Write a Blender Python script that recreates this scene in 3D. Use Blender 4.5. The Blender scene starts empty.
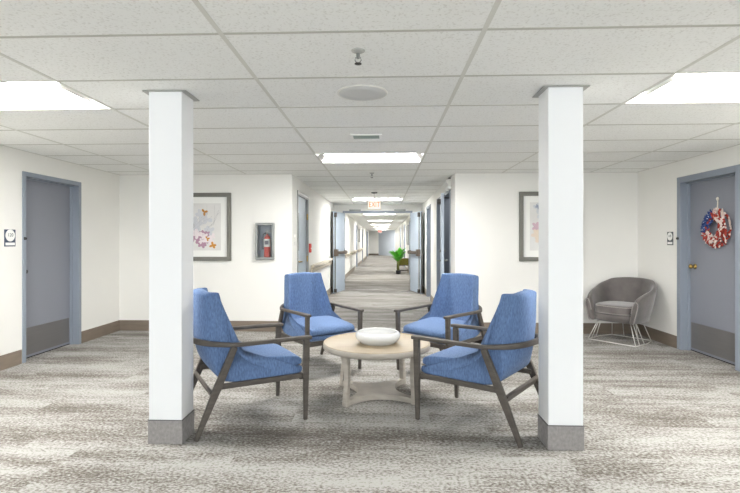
import bpy, bmesh, math, random
from mathutils import Vector, Matrix
R = math.radians
PI = math.pi
S = bpy.context.scene
COL = S.collection
random.seed(7)

# ------------------------------------------------------------------ camera
F_PX, CX, CY, YAW, CAM_H = 473.4, 365.6, 241.1, 0.037, 1.303
cam = bpy.data.cameras.new('camera')
cam.sensor_width = 36.0
cam.lens = F_PX / 740 * 36
cam.shift_x = (370 - CX) / 740
cam.shift_y = (CY - 246.5) / 740
cam.clip_start = 0.05
camo = bpy.data.objects.new('camera', cam)
COL.objects.link(camo)
camo.location = (0, 0, CAM_H)
camo.rotation_euler = (PI / 2, 0, YAW)
S.camera = camo

# ------------------------------------------------------------------ world, daylight, exposure
w = bpy.data.worlds.new('world')
S.world = w
w.use_nodes = True
w.node_tree.nodes['Background'].inputs[0].default_value = (0.82, 0.91, 1.0, 1)
w.node_tree.nodes['Background'].inputs[1].default_value = 0.35

def area(name, loc, rot, sx, sy, power, col):
    l = bpy.data.lights.new(name, 'AREA')
    l.shape = 'RECTANGLE'
    l.size, l.size_y, l.energy, l.color = sx, sy, power, col
    o = bpy.data.objects.new(name, l)
    COL.objects.link(o)
    o.location, o.rotation_euler = loc, rot
    return o
# daylight through the window wall behind the camera
area('window_daylight', (-0.1, -2.75, 1.25), (R(90), 0, 0), 6.4, 1.7, 50, (0.90, 0.95, 1.0))
LAMP = 21.0          # emission of the fluorescent lenses
LAMP_COL = (1.0, 0.985, 0.97)
vs = S.view_settings
vs.view_transform = 'Standard'
vs.look = 'None'
vs.exposure = 1.70
vs.gamma = 1
vs.use_curve_mapping = False
try:
    S.cycles.use_denoising = True
    S.cycles.max_bounces = 10
    S.cycles.diffuse_bounces = 6
    S.cycles.sample_clamp_indirect = 6
except Exception:
    pass

# ------------------------------------------------------------------ dimensions of the place
XL, XR, YB, H = -3.847, 3.566, 6.774, 2.2705
CLX, CRX = -1.309, 1.028        # corridor walls
Y0 = -2.6                       # window wall behind the camera
YC = 12.5                       # wall with the double doors
YE = 44.0                       # far end
GX, GY, TX, TY = -0.7555, 2.181, 1.2192, 0.6096   # ceiling grid

# ------------------------------------------------------------------ materials
def srgb(r, g, b):
    f = lambda c: ((c / 255 + 0.055) / 1.055) ** 2.4 if c > 10 else c / 255 / 12.92
    return (f(r), f(g), f(b), 1)
MAT = {}
def mat(name, col, rough=0.6, metal=0.0, var=0.0, vscale=(8, 8, 8), bump=0.0, bscale=60, emit=0, emcol=None, sheen=0, coat=0, alpha=None, trans=0):
    if name in MAT: return MAT[name]
    m = bpy.data.materials.new(name)
    m.use_nodes = True
    nt = m.node_tree
    b = nt.nodes['Principled BSDF']
    b.inputs['Base Color'].default_value = col
    b.inputs['Roughness'].default_value = rough
    b.inputs['Metallic'].default_value = metal
    b.inputs['Sheen Weight'].default_value = sheen
    b.inputs['Coat Weight'].default_value = coat
    b.inputs['Transmission Weight'].default_value = trans
    tc = nt.nodes.new('ShaderNodeTexCoord')
    if var or bump:
        mp = nt.nodes.new('ShaderNodeMapping')
        nt.links.new(tc.outputs['Object'], mp.inputs['Vector'])
        mp.inputs['Scale'].default_value = vscale
        n = nt.nodes.new('ShaderNodeTexNoise')
        n.inputs['Scale'].default_value = 1
        n.inputs['Detail'].default_value = 5
        nt.links.new(mp.outputs[0], n.inputs['Vector'])
        mr = nt.nodes.new('ShaderNodeMapRange')
        mr.inputs['From Min'].default_value = 0.3
        mr.inputs['From Max'].default_value = 0.7
        mr.inputs['To Min'].default_value = 1 - var
        mr.inputs['To Max'].default_value = 1 + var
        nt.links.new(n.outputs['Fac'], mr.inputs[0])
        mx = nt.nodes.new('ShaderNodeMix'); mx.data_type = 'RGBA'; mx.blend_type = 'MULTIPLY'
        mx.inputs[0].default_value = 1
        mx.inputs[6].default_value = col
        nt.links.new(mr.outputs[0], mx.inputs[7])
        nt.links.new(mx.outputs[2], b.inputs['Base Color'])
    if bump:
        n2 = nt.nodes.new('ShaderNodeTexNoise')
        n2.inputs['Scale'].default_value = bscale
        n2.inputs['Detail'].default_value = 3
        nt.links.new(tc.outputs['Object'], n2.inputs['Vector'])
        bp = nt.nodes.new('ShaderNodeBump')
        bp.inputs['Strength'].default_value = bump
        bp.inputs['Distance'].default_value = 0.01
        nt.links.new(n2.outputs['Fac'], bp.inputs['Height'])
        nt.links.new(bp.outputs[0], b.inputs['Normal'])
    if emit:
        b.inputs['Emission Color'].default_value = emcol or col
        b.inputs['Emission Strength'].default_value = emit
    MAT[name] = m
    return m

wall_m = mat('wall_paint', srgb(235, 234, 229), 0.75, var=0.012, vscale=(1.5, 1.5, 1.5), bump=0.05, bscale=90)
column_m = mat('column_paint', srgb(238, 239, 240), 0.6, var=0.01, vscale=(3, 3, 1))
base_m = mat('vinyl_base', srgb(124, 112, 99), 0.7, var=0.08, vscale=(6, 6, 30))
base_light_m = mat('vinyl_base_corridor', srgb(150, 141, 128), 0.7, var=0.06, vscale=(6, 6, 30))
wrap_m = mat('carpet_base', srgb(150, 146, 144), 0.95, var=0.16, vscale=(60, 60, 40), bump=0.4, bscale=180)
door_m = mat('door_paint', srgb(132, 135, 144), 0.5, var=0.02, vscale=(2, 2, 1))
frame_m = mat('frame_paint', srgb(138, 146, 157), 0.45, var=0.02, vscale=(4, 4, 2))
leaf_m = mat('corridor_door_paint', srgb(172, 184, 196), 0.45, var=0.02, vscale=(3, 3, 1))
blue_m = mat('blue_paint', srgb(196, 203, 212), 0.6, var=0.02)
kick_m = mat('kick_plate', srgb(118, 116, 116), 0.42, metal=0.35, var=0.03, vscale=(5, 5, 60))
tbar_m = mat('ceiling_bar', srgb(212, 212, 205), 0.7)
tbar2_m = mat('ceiling_cross_bar', srgb(190, 189, 181), 0.8)
collar_m = mat('collar_metal', srgb(176, 176, 172), 0.6)
white_m = mat('white_enamel', srgb(240, 240, 236), 0.35)
plastic_m = mat('white_plastic', srgb(225, 224, 218), 0.4)
dark_m = mat('dark_metal', srgb(70, 66, 62), 0.45, metal=0.5)
black_m = mat('black_rubber', srgb(30, 30, 32), 0.6)
bronze_m = mat('bronze_bar', srgb(98, 88, 80), 0.4, metal=0.6)
steel_m = mat('brushed_steel', srgb(140, 142, 140), 0.4, metal=0.7)
chrome_m = mat('chrome', srgb(232, 230, 225), 0.35, metal=0.55)
brass_m = mat('brass', srgb(196, 164, 96), 0.25, metal=0.9)
wood_m = mat('grey_stained_wood', srgb(80, 74, 68), 0.5, var=0.22, vscale=(14, 14, 50), bump=0.08, bscale=60)
oak_m = mat('oak_top', srgb(152, 137, 111), 0.42, var=0.09, vscale=(3, 40, 3))
wash_m = mat('whitewashed_wood', srgb(168, 161, 150), 0.6, var=0.12, vscale=(8, 8, 40))
ceram_m = mat('white_ceramic', srgb(214, 215, 214), 0.22, coat=0.4)
blue_fab = mat('blue_upholstery', srgb(92, 117, 156), 0.92, var=0.26, vscale=(110, 110, 36), bump=0.35, bscale=300, sheen=0.04)
grey_vel = mat('grey_velvet', srgb(92, 86, 83), 0.6, var=0.34, vscale=(6, 6, 5), bump=0.15, bscale=35, sheen=0.6)  # broad tone patches paint the velvet's bright highlights into its colour
vel_pipe = mat('grey_velvet_piping', srgb(150, 143, 139), 0.6, sheen=0.5)
rail_m = mat('handrail_vinyl', srgb(214, 205, 188), 0.5)
rail_d = mat('handrail_bumper', srgb(176, 166, 150), 0.5)
red_m = mat('red_paint', srgb(214, 62, 44), 0.35, coat=0.3)
navy_m = mat('navy_plate', srgb(58, 72, 92), 0.5)
green_plate_m = mat('slate_plate', srgb(72, 80, 82), 0.5)
picframe_m = mat('pewter_frame', srgb(112, 111, 104), 0.45, metal=0.3, var=0.06, vscale=(30, 30, 30))
matboard_m = mat('mat_board', srgb(240, 240, 236), 0.8)
gap_m = mat('dark_gap', srgb(20, 20, 20), 0.9)
letter_m = mat('lit_letters', srgb(236, 142, 40), 0.5, emit=0.12, emcol=(1.0, 0.36, 0.03, 1))
sign_face_m = mat('lit_sign_face', srgb(250, 248, 240), 0.5, emit=0.18, emcol=(1, 0.96, 0.9, 1))
sign_pink_m = mat('lit_red_sign_face', srgb(250, 180, 170), 0.5, emit=0.12, emcol=(1, 0.5, 0.42, 1))
lens_m = mat('fluorescent_lens', srgb(250, 250, 250), 0.5, emit=LAMP * 1.15, emcol=LAMP_COL + (1,))
lens_hall_m = mat('corridor_fluorescent_lens', srgb(250, 250, 250), 0.5, emit=LAMP * 1.05, emcol=LAMP_COL + (1,))
lens_mouth_m = mat('corridor_mouth_lens', srgb(250, 250, 250), 0.5, emit=LAMP * 0.9, emcol=LAMP_COL + (1,))
lens_rear_m = mat('window_side_lens', srgb(250, 250, 250), 0.5, emit=LAMP * 0.12, emcol=LAMP_COL + (1,))
pan_m = mat('troffer_pan', srgb(246, 246, 244), 0.5)
leafgreen_m = mat('plant_leaf', srgb(84, 172, 48), 0.45, var=0.25, vscale=(9, 9, 9))
olive_m = mat('olive_fabric', srgb(140, 132, 62), 0.8, var=0.35, vscale=(35, 35, 35))
darkwood_m = mat('dark_wood', srgb(62, 50, 44), 0.5, var=0.1)
glass_lite_m = mat('wired_glass', srgb(120, 128, 136), 0.15)

def ceiling_tile_material():
    m = bpy.data.materials.new('mineral_fibre_tile'); m.use_nodes = True
    nt = m.node_tree; b = nt.nodes['Principled BSDF']; b.inputs['Roughness'].default_value = 0.9
    tc = nt.nodes.new('ShaderNodeTexCoord')
    n = nt.nodes.new('ShaderNodeTexNoise'); n.inputs['Scale'].default_value = 75; n.inputs['Detail'].default_value = 4
    nt.links.new(tc.outputs['Object'], n.inputs['Vector'])
    cr = nt.nodes.new('ShaderNodeValToRGB')
    cr.color_ramp.elements[0].position = 0.30; cr.color_ramp.elements[0].color = srgb(222, 222, 217)
    cr.color_ramp.elements[1].position = 0.46; cr.color_ramp.elements[1].color = srgb(243, 244, 241)
    nt.links.new(n.outputs['Fac'], cr.inputs[0])
    # each tile has its own slight tone
    sx = nt.nodes.new('ShaderNodeSeparateXYZ'); nt.links.new(tc.outputs['Object'], sx.inputs[0])
    def cell(out, off, size):
        a = nt.nodes.new('ShaderNodeMath'); a.operation = 'SUBTRACT'; nt.links.new(out, a.inputs[0]); a.inputs[1].default_value = off
        d = nt.nodes.new('ShaderNodeMath'); d.operation = 'DIVIDE'; nt.links.new(a.outputs[0], d.inputs[0]); d.inputs[1].default_value = size
        f = nt.nodes.new('ShaderNodeMath'); f.operation = 'FLOOR'; nt.links.new(d.outputs[0], f.inputs[0]); return f.outputs[0]
    cb = nt.nodes.new('ShaderNodeCombineXYZ')
    nt.links.new(cell(sx.outputs[0], GX, TX), cb.inputs[0]); nt.links.new(cell(sx.outputs[1], GY, TY), cb.inputs[1])
    wn = nt.nodes.new('ShaderNodeTexWhiteNoise'); wn.noise_dimensions = '2D'; nt.links.new(cb.outputs[0], wn.inputs['Vector'])
    mr = nt.nodes.new('ShaderNodeMapRange'); mr.inputs['To Min'].default_value = 0.96; mr.inputs['To Max'].default_value = 1.0
    nt.links.new(wn.outputs['Value'], mr.inputs[0])
    mx = nt.nodes.new('ShaderNodeMix'); mx.data_type = 'RGBA'; mx.blend_type = 'MULTIPLY'; mx.inputs[0].default_value = 1
    nt.links.new(cr.outputs[0], mx.inputs[6]); nt.links.new(mr.outputs[0], mx.inputs[7])
    nt.links.new(mx.outputs[2], b.inputs['Base Color'])
    bp = nt.nodes.new('ShaderNodeBump'); bp.inputs['Strength'].default_value = 0.3; bp.inputs['Distance'].default_value = 0.004
    nt.links.new(n.outputs['Fac'], bp.inputs['Height']); nt.links.new(bp.outputs[0], b.inputs['Normal'])
    return m
tile_m = ceiling_tile_material()

def carpet_material():
    m = bpy.data.materials.new('streaked_carpet'); m.use_nodes = True
    nt = m.node_tree; N = nt.nodes.new; L = nt.links.new
    b = nt.nodes['Principled BSDF']; b.inputs['Roughness'].default_value = 0.97
    b.inputs['Sheen Weight'].default_value = 0.1
    tc = N('ShaderNodeTexCoord'); P = tc.outputs['Object']
    sx = N('ShaderNodeSeparateXYZ'); L(P, sx.inputs[0])
    def M(op, a, bb=None):
        n = N('ShaderNodeMath'); n.operation = op
        for i, v in enumerate((a, bb)):
            if v is None: continue
            if isinstance(v, (int, float)): n.inputs[i].default_value = v
            else: L(v, n.inputs[i])
        return n.outputs[0]
    # carpet planks 1.0 m x 0.5 m, each row shifted
    row = M('FLOOR', M('DIVIDE', M('ADD', sx.outputs[1], 0.11), 0.5))
    shift = M('MULTIPLY', M('FRACT', M('MULTIPLY', row, 0.38)), 1.0)
    colm = M('FLOOR', M('ADD', M('DIVIDE', sx.outputs[0], 1.0), shift))
    cb = N('ShaderNodeCombineXYZ'); L(colm, cb.inputs[0]); L(row, cb.inputs[1])
    wn = N('ShaderNodeTexWhiteNoise'); wn.noise_dimensions = '2D'; L(cb.outputs[0], wn.inputs['Vector'])
    def noise(scale, detail, rough=0.5, off=None, amt=0.0):
        mp = N('ShaderNodeMapping'); mp.inputs['Scale'].default_value = scale; L(P, mp.inputs['Vector'])
        v = mp.outputs[0]
        if amt:
            c2 = N('ShaderNodeVectorMath'); c2.operation = 'MULTIPLY_ADD'
            L(wn.outputs['Color'], c2.inputs[0]); c2.inputs[1].default_value = (amt, amt, amt); L(v, c2.inputs[2]); v = c2.outputs[0]
        n = N('ShaderNodeTexNoise'); n.inputs['Scale'].default_value = 1; n.inputs['Detail'].default_value = detail; n.inputs['Roughness'].default_value = rough
        L(v, n.inputs['Vector']); return n.outputs['Fac']
    bands = noise((0.7, 4.5, 1), 3, 0.55, amt=0.7)          # broad streaks across the room
    mid = noise((7, 30, 1), 4, 0.65, amt=2)
    fleck = noise((50, 75, 1), 2, 0.6)
    t = M('ADD', M('ADD', M('MULTIPLY', bands, 1.7), M('MULTIPLY', mid, 0.8)), M('MULTIPLY', fleck, 2.3))
    t = M('SUBTRACT', t, 1.76)
    cr = N('ShaderNodeValToRGB'); L(t, cr.inputs[0])
    e = cr.color_ramp.elements
    e[0].position = 0.20; e[0].color = srgb(78, 69, 60)
    e[1].position = 0.88; e[1].color = srgb(162, 160, 155)
    x = cr.color_ramp.elements.new(0.42); x.color = srgb(108, 102, 94)
    x = cr.color_ramp.elements.new(0.56); x.color = srgb(126, 122, 115)
    x = cr.color_ramp.elements.new(0.70); x.color = srgb(141, 138, 132)
    L(cr.outputs[0], b.inputs['Base Color'])
    bp = N('ShaderNodeBump'); bp.inputs['Strength'].default_value = 0.35; bp.inputs['Distance'].default_value = 0.004
    L(fleck, bp.inputs['Height']); L(bp.outputs[0], b.inputs['Normal'])
    return m
carpet_m = carpet_material()

# ------------------------------------------------------------------ mesh helpers
def link(name, me, m, parent=None, smooth=False):
    o = bpy.data.objects.new(name, me)
    COL.objects.link(o)
    if m:
        me.materials.append(m)
    if smooth:
        for p in me.polygons: p.use_smooth = True
    if parent: o.parent = parent
    return o
def fin(name, bm, m, parent=None, smooth=False, bevel=0, seg=2):
    bmesh.ops.recalc_face_normals(bm, faces=bm.faces)
    me = bpy.data.meshes.new(name)
    bm.to_mesh(me); bm.free()
    o = link(name, me, m, parent, smooth)
    if bevel:
        md = o.modifiers.new('bevel', 'BEVEL'); md.width = bevel; md.segments = seg; md.limit_method = 'ANGLE'; md.angle_limit = R(35)
        for p in me.polygons: p.use_smooth = True
        w_ = o.modifiers.new('wn', 'WEIGHTED_NORMAL'); w_.keep_sharp = True
    return o
def box(bm, x0, y0, z0, x1, y1, z1, M=None):
    v = [bm.verts.new(Vector(p) if M is None else M @ Vector(p)) for p in
         ((x0,y0,z0),(x1,y0,z0),(x1,y1,z0),(x0,y1,z0),(x0,y0,z1),(x1,y0,z1),(x1,y1,z1),(x0,y1,z1))]
    for f in ((0,3,2,1),(4,5,6,7),(0,1,5,4),(1,2,6,5),(2,3,7,6),(3,0,4,7)):
        bm.faces.new([v[i] for i in f])
def B(name, x0, y0, z0, x1, y1, z1, m, parent=None, bevel=0):
    bm = bmesh.new(); box(bm, x0, y0, z0, x1, y1, z1)
    return fin(name, bm, m, parent, bevel=bevel)
def loft(bm, rings, closed=True, caps=True):
    vs_ = [[bm.verts.new(p) for p in r] for r in rings]
    n = len(rings[0])
    for a, b in zip(vs_, vs_[1:]):
        for i in range(n if closed else n - 1):
            j = (i + 1) % n
            bm.faces.new((a[i], a[j], b[j], b[i]))
    if caps and closed:
        bm.faces.new(list(reversed(vs_[0]))); bm.faces.new(vs_[-1])
    return vs_
def tube(bm, pts, r, n=10, closed=False):
    pts = [Vector(p) for p in pts]
    rr = r if isinstance(r, (list, tuple)) else [r] * len(pts)
    rings = []
    up = Vector((0, 0, 1))
    for i, p in enumerate(pts):
        if closed: d = pts[(i + 1) % len(pts)] - pts[i - 1]
        else: d = pts[min(i + 1, len(pts) - 1)] - pts[max(i - 1, 0)]
        d.normalize()
        a = d.cross(up)
        if a.length < 1e-3: a = d.cross(Vector((0, 1, 0)))
        a.normalize(); b = a.cross(d).normalized()
        rings.append([p + (a * math.cos(2*PI*k/n) + b * math.sin(2*PI*k/n)) * rr[i] for k in range(n)])
    if closed: rings.append(rings[0])
    if closed:
        vs_ = [[bm.verts.new(p) for p in r_] for r_ in rings[:-1]]
        for i in range(len(vs_)):
            a, b = vs_[i], vs_[(i + 1) % len(vs_)]
            for k in range(n): bm.faces.new((a[k], a[(k+1) % n], b[(k+1) % n], b[k]))
    else: loft(bm, rings)
def lathe(bm, prof, n=40, M=None, caps=False):
    rings = []
    for r, z in prof:
        rings.append([(M or Matrix()) @ Vector((r * math.cos(2*PI*k/n), r * math.sin(2*PI*k/n), z)) for k in range(n)])
    vs_ = [[bm.verts.new(p) for p in r] for r in rings]
    for a, b in zip(vs_, vs_[1:]):
        for i in range(n): bm.faces.new((a[i], a[(i+1) % n], b[(i+1) % n], b[i]))
    bm.faces.new(vs_[0]); bm.faces.new(vs_[-1])
def cyl(bm, p0, p1, r0, r1=None, n=20):
    tube(bm, [p0, p1], [r0, r0 if r1 is None else r1], n)
def bar(bm, pts, wv, th, side=Vector((0, 1, 0)), hw=None):
    """rectangular bar along pts; width wv along side, thickness th across"""
    pts = [Vector(p) for p in pts]
    rings = []
    for i, p in enumerate(pts):
        d = (pts[min(i + 1, len(pts) - 1)] - pts[max(i - 1, 0)]).normalized()
        s = (side - d * side.dot(d)).normalized()
        nrm = d.cross(s)
        a = (wv[i] if isinstance(wv, (list, tuple)) else wv) / 2
        t = (th[i] if isinstance(th, (list, tuple)) else th) / 2
        rings.append([p + s*a + nrm*t, p - s*a + nrm*t, p - s*a - nrm*t, p + s*a - nrm*t])
    loft(bm, rings)
def catmull(pts, n):
    out = []
    P = [pts[0]] + list(pts) + [pts[-1]]
    m = len(pts) - 1
    for k in range(n):
        u = k / (n - 1) * m
        i = min(int(u), m - 1); t = u - i
        p0, p1, p2, p3 = (Vector(P[i + j]) for j in range(4))
        out.append(0.5 * ((2*p1) + (p2 - p0)*t + (2*p0 - 5*p1 + 4*p2 - p3)*t*t + (3*p1 - p0 - 3*p2 + p3)*t**3))
    return out
def tag(o, label=None, cat=None, group=None, kind=None):
    if label: o['label'] = label
    if cat: o['category'] = cat
    if group: o['group'] = group
    if kind: o['kind'] = kind
    return o
def empty(name, loc, rz=0, label=None, cat=None, group=None, kind=None):
    o = bpy.data.objects.new(name, None)
    o.empty_display_size = 0.1
    COL.objects.link(o)
    o.location = loc; o.rotation_euler = (0, 0, rz)
    return tag(o, label, cat, group, kind)
def children(o): return [c for c in COL.objects if c.parent == o]
def copy_tree(o, parent=None):
    kids = children(o)
    c = o.copy(); COL.objects.link(c)
    if parent: c.parent = parent
    for k in kids: copy_tree(k, c)
    return c
def text(name, body, size, m, parent, M, extrude=0.001, xs=1.0):
    cu = bpy.data.curves.new(name, 'FONT')
    cu.body = body; cu.size = size; cu.align_x = 'CENTER'; cu.align_y = 'CENTER'; cu.extrude = extrude
    t = bpy.data.objects.new(name, cu); COL.objects.link(t)
    bpy.context.view_layer.update()
    me = bpy.data.meshes.new_from_object(t.evaluated_get(bpy.context.evaluated_depsgraph_get()))
    COL.objects.unlink(t); bpy.data.objects.remove(t)
    me.transform(Matrix.Diagonal((xs, 1, 1, 1))); me.transform(M)
    me.materials.clear()
    return link(name, me, m, parent)
def struct(o, label=None): return tag(o, label, None, None, 'structure')

# ------------------------------------------------------------------ setting: floor, ceiling, walls
bm = bmesh.new()
box(bm, XL - 0.2, Y0 - 0.2, -0.06, XR + 0.2, YB + 0.12, 0)
box(bm, CLX - 0.2, YB + 0.12, -0.06, CRX + 0.2, YE + 0.3, 0)
struct(fin('floor', bm, carpet_m), 'grey beige carpet with brown streaks running across the lobby and corridor')

LIGHT_CELLS = {}
for c, r in ((-2, 1), (0, 5), (2, 1), (-2, -6), (0, -6), (2, -6), (0, 14), (0, 24), (0, 33), (0, 42), (0, 51), (0, 62)):
    LIGHT_CELLS[(c, r)] = True
def clip_rects():
    out = []
    for c in range(-4, 5):
        for r in range(-9, 70):
            x0, x1, y0, y1 = GX + c*TX, GX + (c+1)*TX, GY + r*TY, GY + (r+1)*TY
            for (a0, a1, b0, b1) in ((XL, XR, Y0, YB), (CLX, CRX, YB, YE)):
                u0, u1, v0, v1 = max(x0, a0), min(x1, a1), max(y0, b0), min(y1, b1)
                if u1 - u0 > 0.01 and v1 - v0 > 0.01: out.append((c, r, u0, u1, v0, v1))
    return out
bm = bmesh.new()
for c, r, x0, x1, y0, y1 in clip_rects():
    if (c, r) in LIGHT_CELLS: continue
    box(bm, x0, y0, H, x1, y1, H + 0.02)
ceil = struct(fin('ceiling', bm, tile_m), 'white mineral fibre drop ceiling of long rectangular tiles')
bm = bmesh.new(); bm2 = bmesh.new()
hw = 0.012
for c in range(-4, 5):
    x = GX + c*TX
    if XL < x < XR: box(bm, x - hw, Y0, H - 0.002, x + hw, YB, H + 0.001)
    if CLX < x < CRX: box(bm, x - hw, YB, H - 0.002, x + hw, YC - 0.1, H + 0.001); box(bm, x - hw, YC + 0.12, H - 0.002, x + hw, YE, H + 0.001)
xs_ = [XL] + [GX + c*TX for c in range(-4, 5) if XL < GX + c*TX < XR] + [XR]
for r in range(-9, 70):
    y = GY + r*TY
    if not Y0 < y < YE or abs(y - YC) < 0.13: continue
    a, b = (XL, XR) if y < YB else (CLX, CRX)
    cuts = [a] + [x for x in xs_ if a < x < b] + [b]
    for u, v in zip(cuts, cuts[1:]):
        box(bm2, u + hw, y - 0.010, H - 0.0015, v - hw, y + 0.010, H + 0.001)
fin('main_runners', bm, tbar_m, ceil)
fin('cross_tees', bm2, tbar2_m, ceil)
# opaque deck above the tiles closes the lamp pockets
B('ceiling_deck', XL - 0.1, Y0 - 0.1, H + 0.16, XR + 0.1, YE + 0.2, H + 0.2, plastic_m, ceil)
bm = bmesh.new()
box(bm, XL, YB - 0.02, H - 0.004, CLX, YB, H + 0.001); box(bm, CRX, YB - 0.02, H - 0.004, XR, YB, H + 0.001)
box(bm, XL, Y0, H - 0.004, XL + 0.02, YB, H + 0.001); box(bm, XR - 0.02, Y0, H - 0.004, XR, YB, H + 0.001)
fin('edge_angle', bm, tbar_m, ceil)

HW = H + 0.16
def wall_with_openings(name, axis, pos, thick, a0, a1, openings, m, label, z0=0, z1=HW):
    """wall along axis ('x' or 'y') at pos with openings (a, b, zb, zt); thick is signed"""
    bm = bmesh.new()
    ev = sorted(set([a0, a1] + [o[0] for o in openings] + [o[1] for o in openings]))
    for u, v in zip(ev, ev[1:]):
        op = [o for o in openings if o[0] <= u + 1e-6 and o[1] >= v - 1e-6]
        spans = [(z0, z1)] if not op else [(z0, op[0][2]), (op[0][3], z1)]
        for s0, s1 in spans:
            if s1 - s0 < 1e-4: continue
            if axis == 'y': box(bm, pos, u, s0, pos + thick, v, s1)
            else: box(bm, u, pos, s0, v, pos + thick, s1)
    return struct(fin(name, bm, m), label)
# door openings (structural)
LD = (4.955, 5.835)      # left door clear opening along the left wall
RD = (4.92, 5.80)
DT = 2.0
wall_with_openings('wall_left', 'y', XL, -0.18, Y0, YB + 0.1, [(LD[0]-.045, LD[1]+.045, 0, DT+.045)], wall_m, 'off white left wall of the lobby')
wall_with_openings('wall_right', 'y', XR, 0.18, Y0, YB + 0.1, [(RD[0]-.045, RD[1]+.045, 0, DT+.045)], wall_m, 'off white right wall of the lobby')
# the recess of the extinguisher cabinet is cut from the back wall
EX0, EX1, EZ0, EZ1 = -1.835, -1.565, 1.035, 1.565
wall_with_openings('wall_back_left', 'x', YB, 0.12, XL, CLX - 0.12, [(EX0+.02, EX1-.02, EZ0+.02, EZ1-.02)], wall_m, 'off white back wall left of the corridor')
B('wall_back_right', CRX + 0.12, YB, 0, XR, YB + 0.12, HW, wall_m)
struct(COL.objects['wall_back_right'], 'off white back wall right of the corridor')
# corridor walls
CL_DOORS = [(7.22, 8.18), (22.9, 23.9), (29.4, 30.4), (37.2, 40.4)]
CR_DOORS = [(7.32, 8.20), (8.42, 9.02), (10.3, 11.15), (17.6, 18.5), (22.2, 23.1), (27.6, 28.6)]
wall_with_openings('wall_corridor_left', 'y', CLX, -0.12, YB, YE, [(a - .03, b + .03, 0, 2.08) for a, b in CL_DOORS], wall_m, 'off white left wall of the corridor')
wall_with_openings('wall_corridor_right', 'y', CRX, 0.12, YB, YE, [(a - .03, b + .03, 0, 2.08) for a, b in CR_DOORS], wall_m, 'off white right wall of the corridor')
wall_with_openings('wall_double_door', 'x', YC, 0.14, CLX, CRX, [(-1.055, 0.755, 0, 2.085)], wall_m, 'off white cross wall above and beside the open double doors')
B('wall_end', CLX - 0.12, YE, 0, -0.42, YE + 0.12, HW, wall_m); struct(COL.objects['wall_end'], 'white wall closing the far end of the corridor')
bm = bmesh.new()
v = [(-0.42, YE), (CRX, YE - 2.6), (CRX, YE - 2.4), (-0.42, YE + .12)]
loft(bm, [[Vector((a, b, 0)) for a, b in v], [Vector((a, b, HW)) for a, b in v]])
struct(fin('wall_end_angled', bm, blue_m), 'pale blue grey angled wall at the far end of the corridor')
# window wall behind the camera
wall_with_openings('wall_window', 'x', Y0, -0.14, XL, XR, [(-3.3, 3.1, 0.4, 2.1)], wall_m, 'off white window wall of the lobby')
bm = bmesh.new()
for x in (-3.3, -1.72, -0.13, 1.47, 3.04): box(bm, x, Y0 - 0.1, 0.4, x + 0.06, Y0 - 0.04, 2.1)
box(bm, -3.3, Y0 - 0.1, 0.4, 3.1, Y0 - 0.04, 0.46); box(bm, -3.3, Y0 - 0.1, 2.04, 3.1, Y0 - 0.04, 2.1)
struct(fin('window_1', bm, white_m), 'white framed window band of the lobby')

# baseboards
BH, BT = 0.15, 0.008
def baseboard(name, rects, m, label):
    bm = bmesh.new()
    for a in rects: box(bm, *a)
    struct(fin(name, bm, m), label)
f = 0.05
baseboard('baseboard_left', [(XL, Y0, 0, XL+BT, LD[0]-.06, BH), (XL, LD[1]+.06, 0, XL+BT, YB-BT, BH)], base_m, 'taupe vinyl base along the left wall')
baseboard('baseboard_right', [(XR-BT, Y0, 0, XR, RD[0]-.08, BH), (XR-BT, RD[1]+.08, 0, XR, YB-BT, BH)], base_m, 'taupe vinyl base along the right wall')
baseboard('baseboard_back_left', [(XL, YB-BT, 0, CLX, YB, BH)], base_m, 'taupe vinyl base along the back wall left of the corridor')
baseboard('baseboard_back_right', [(CRX, YB-BT, 0, XR, YB, BH)], base_m, 'taupe vinyl base along the back wall right of the corridor')
def segs(doors, y0, y1):
    out, y = [], y0
    for a, b in doors:
        if a - .06 > y: out.append((y, min(a-.06, y1)))
        y = b + .06
    if y < y1: out.append((y, y1))
    return [s for s in out if s[1] > s[0]]
baseboard('baseboard_corridor_left', [(CLX, a, 0, CLX+BT, b, BH) for a, b in segs(CL_DOORS, YB, YC) + segs(CL_DOORS[1:], YC+.14, YE)], base_light_m, 'light taupe base along the left corridor wall')
baseboard('baseboard_corridor_right', [(CRX-BT, a, 0, CRX, b, BH) for a, b in segs(CR_DOORS[:3], YB, YC) + segs(CR_DOORS[3:], YC+.14, YE-2.7)], base_light_m, 'light taupe base along the right corridor wall')
baseboard('baseboard_end', [(CLX+BT, YE-BT, 0, -0.42, YE, BH)], base_m, 'taupe base at the far end of the corridor')

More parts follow.
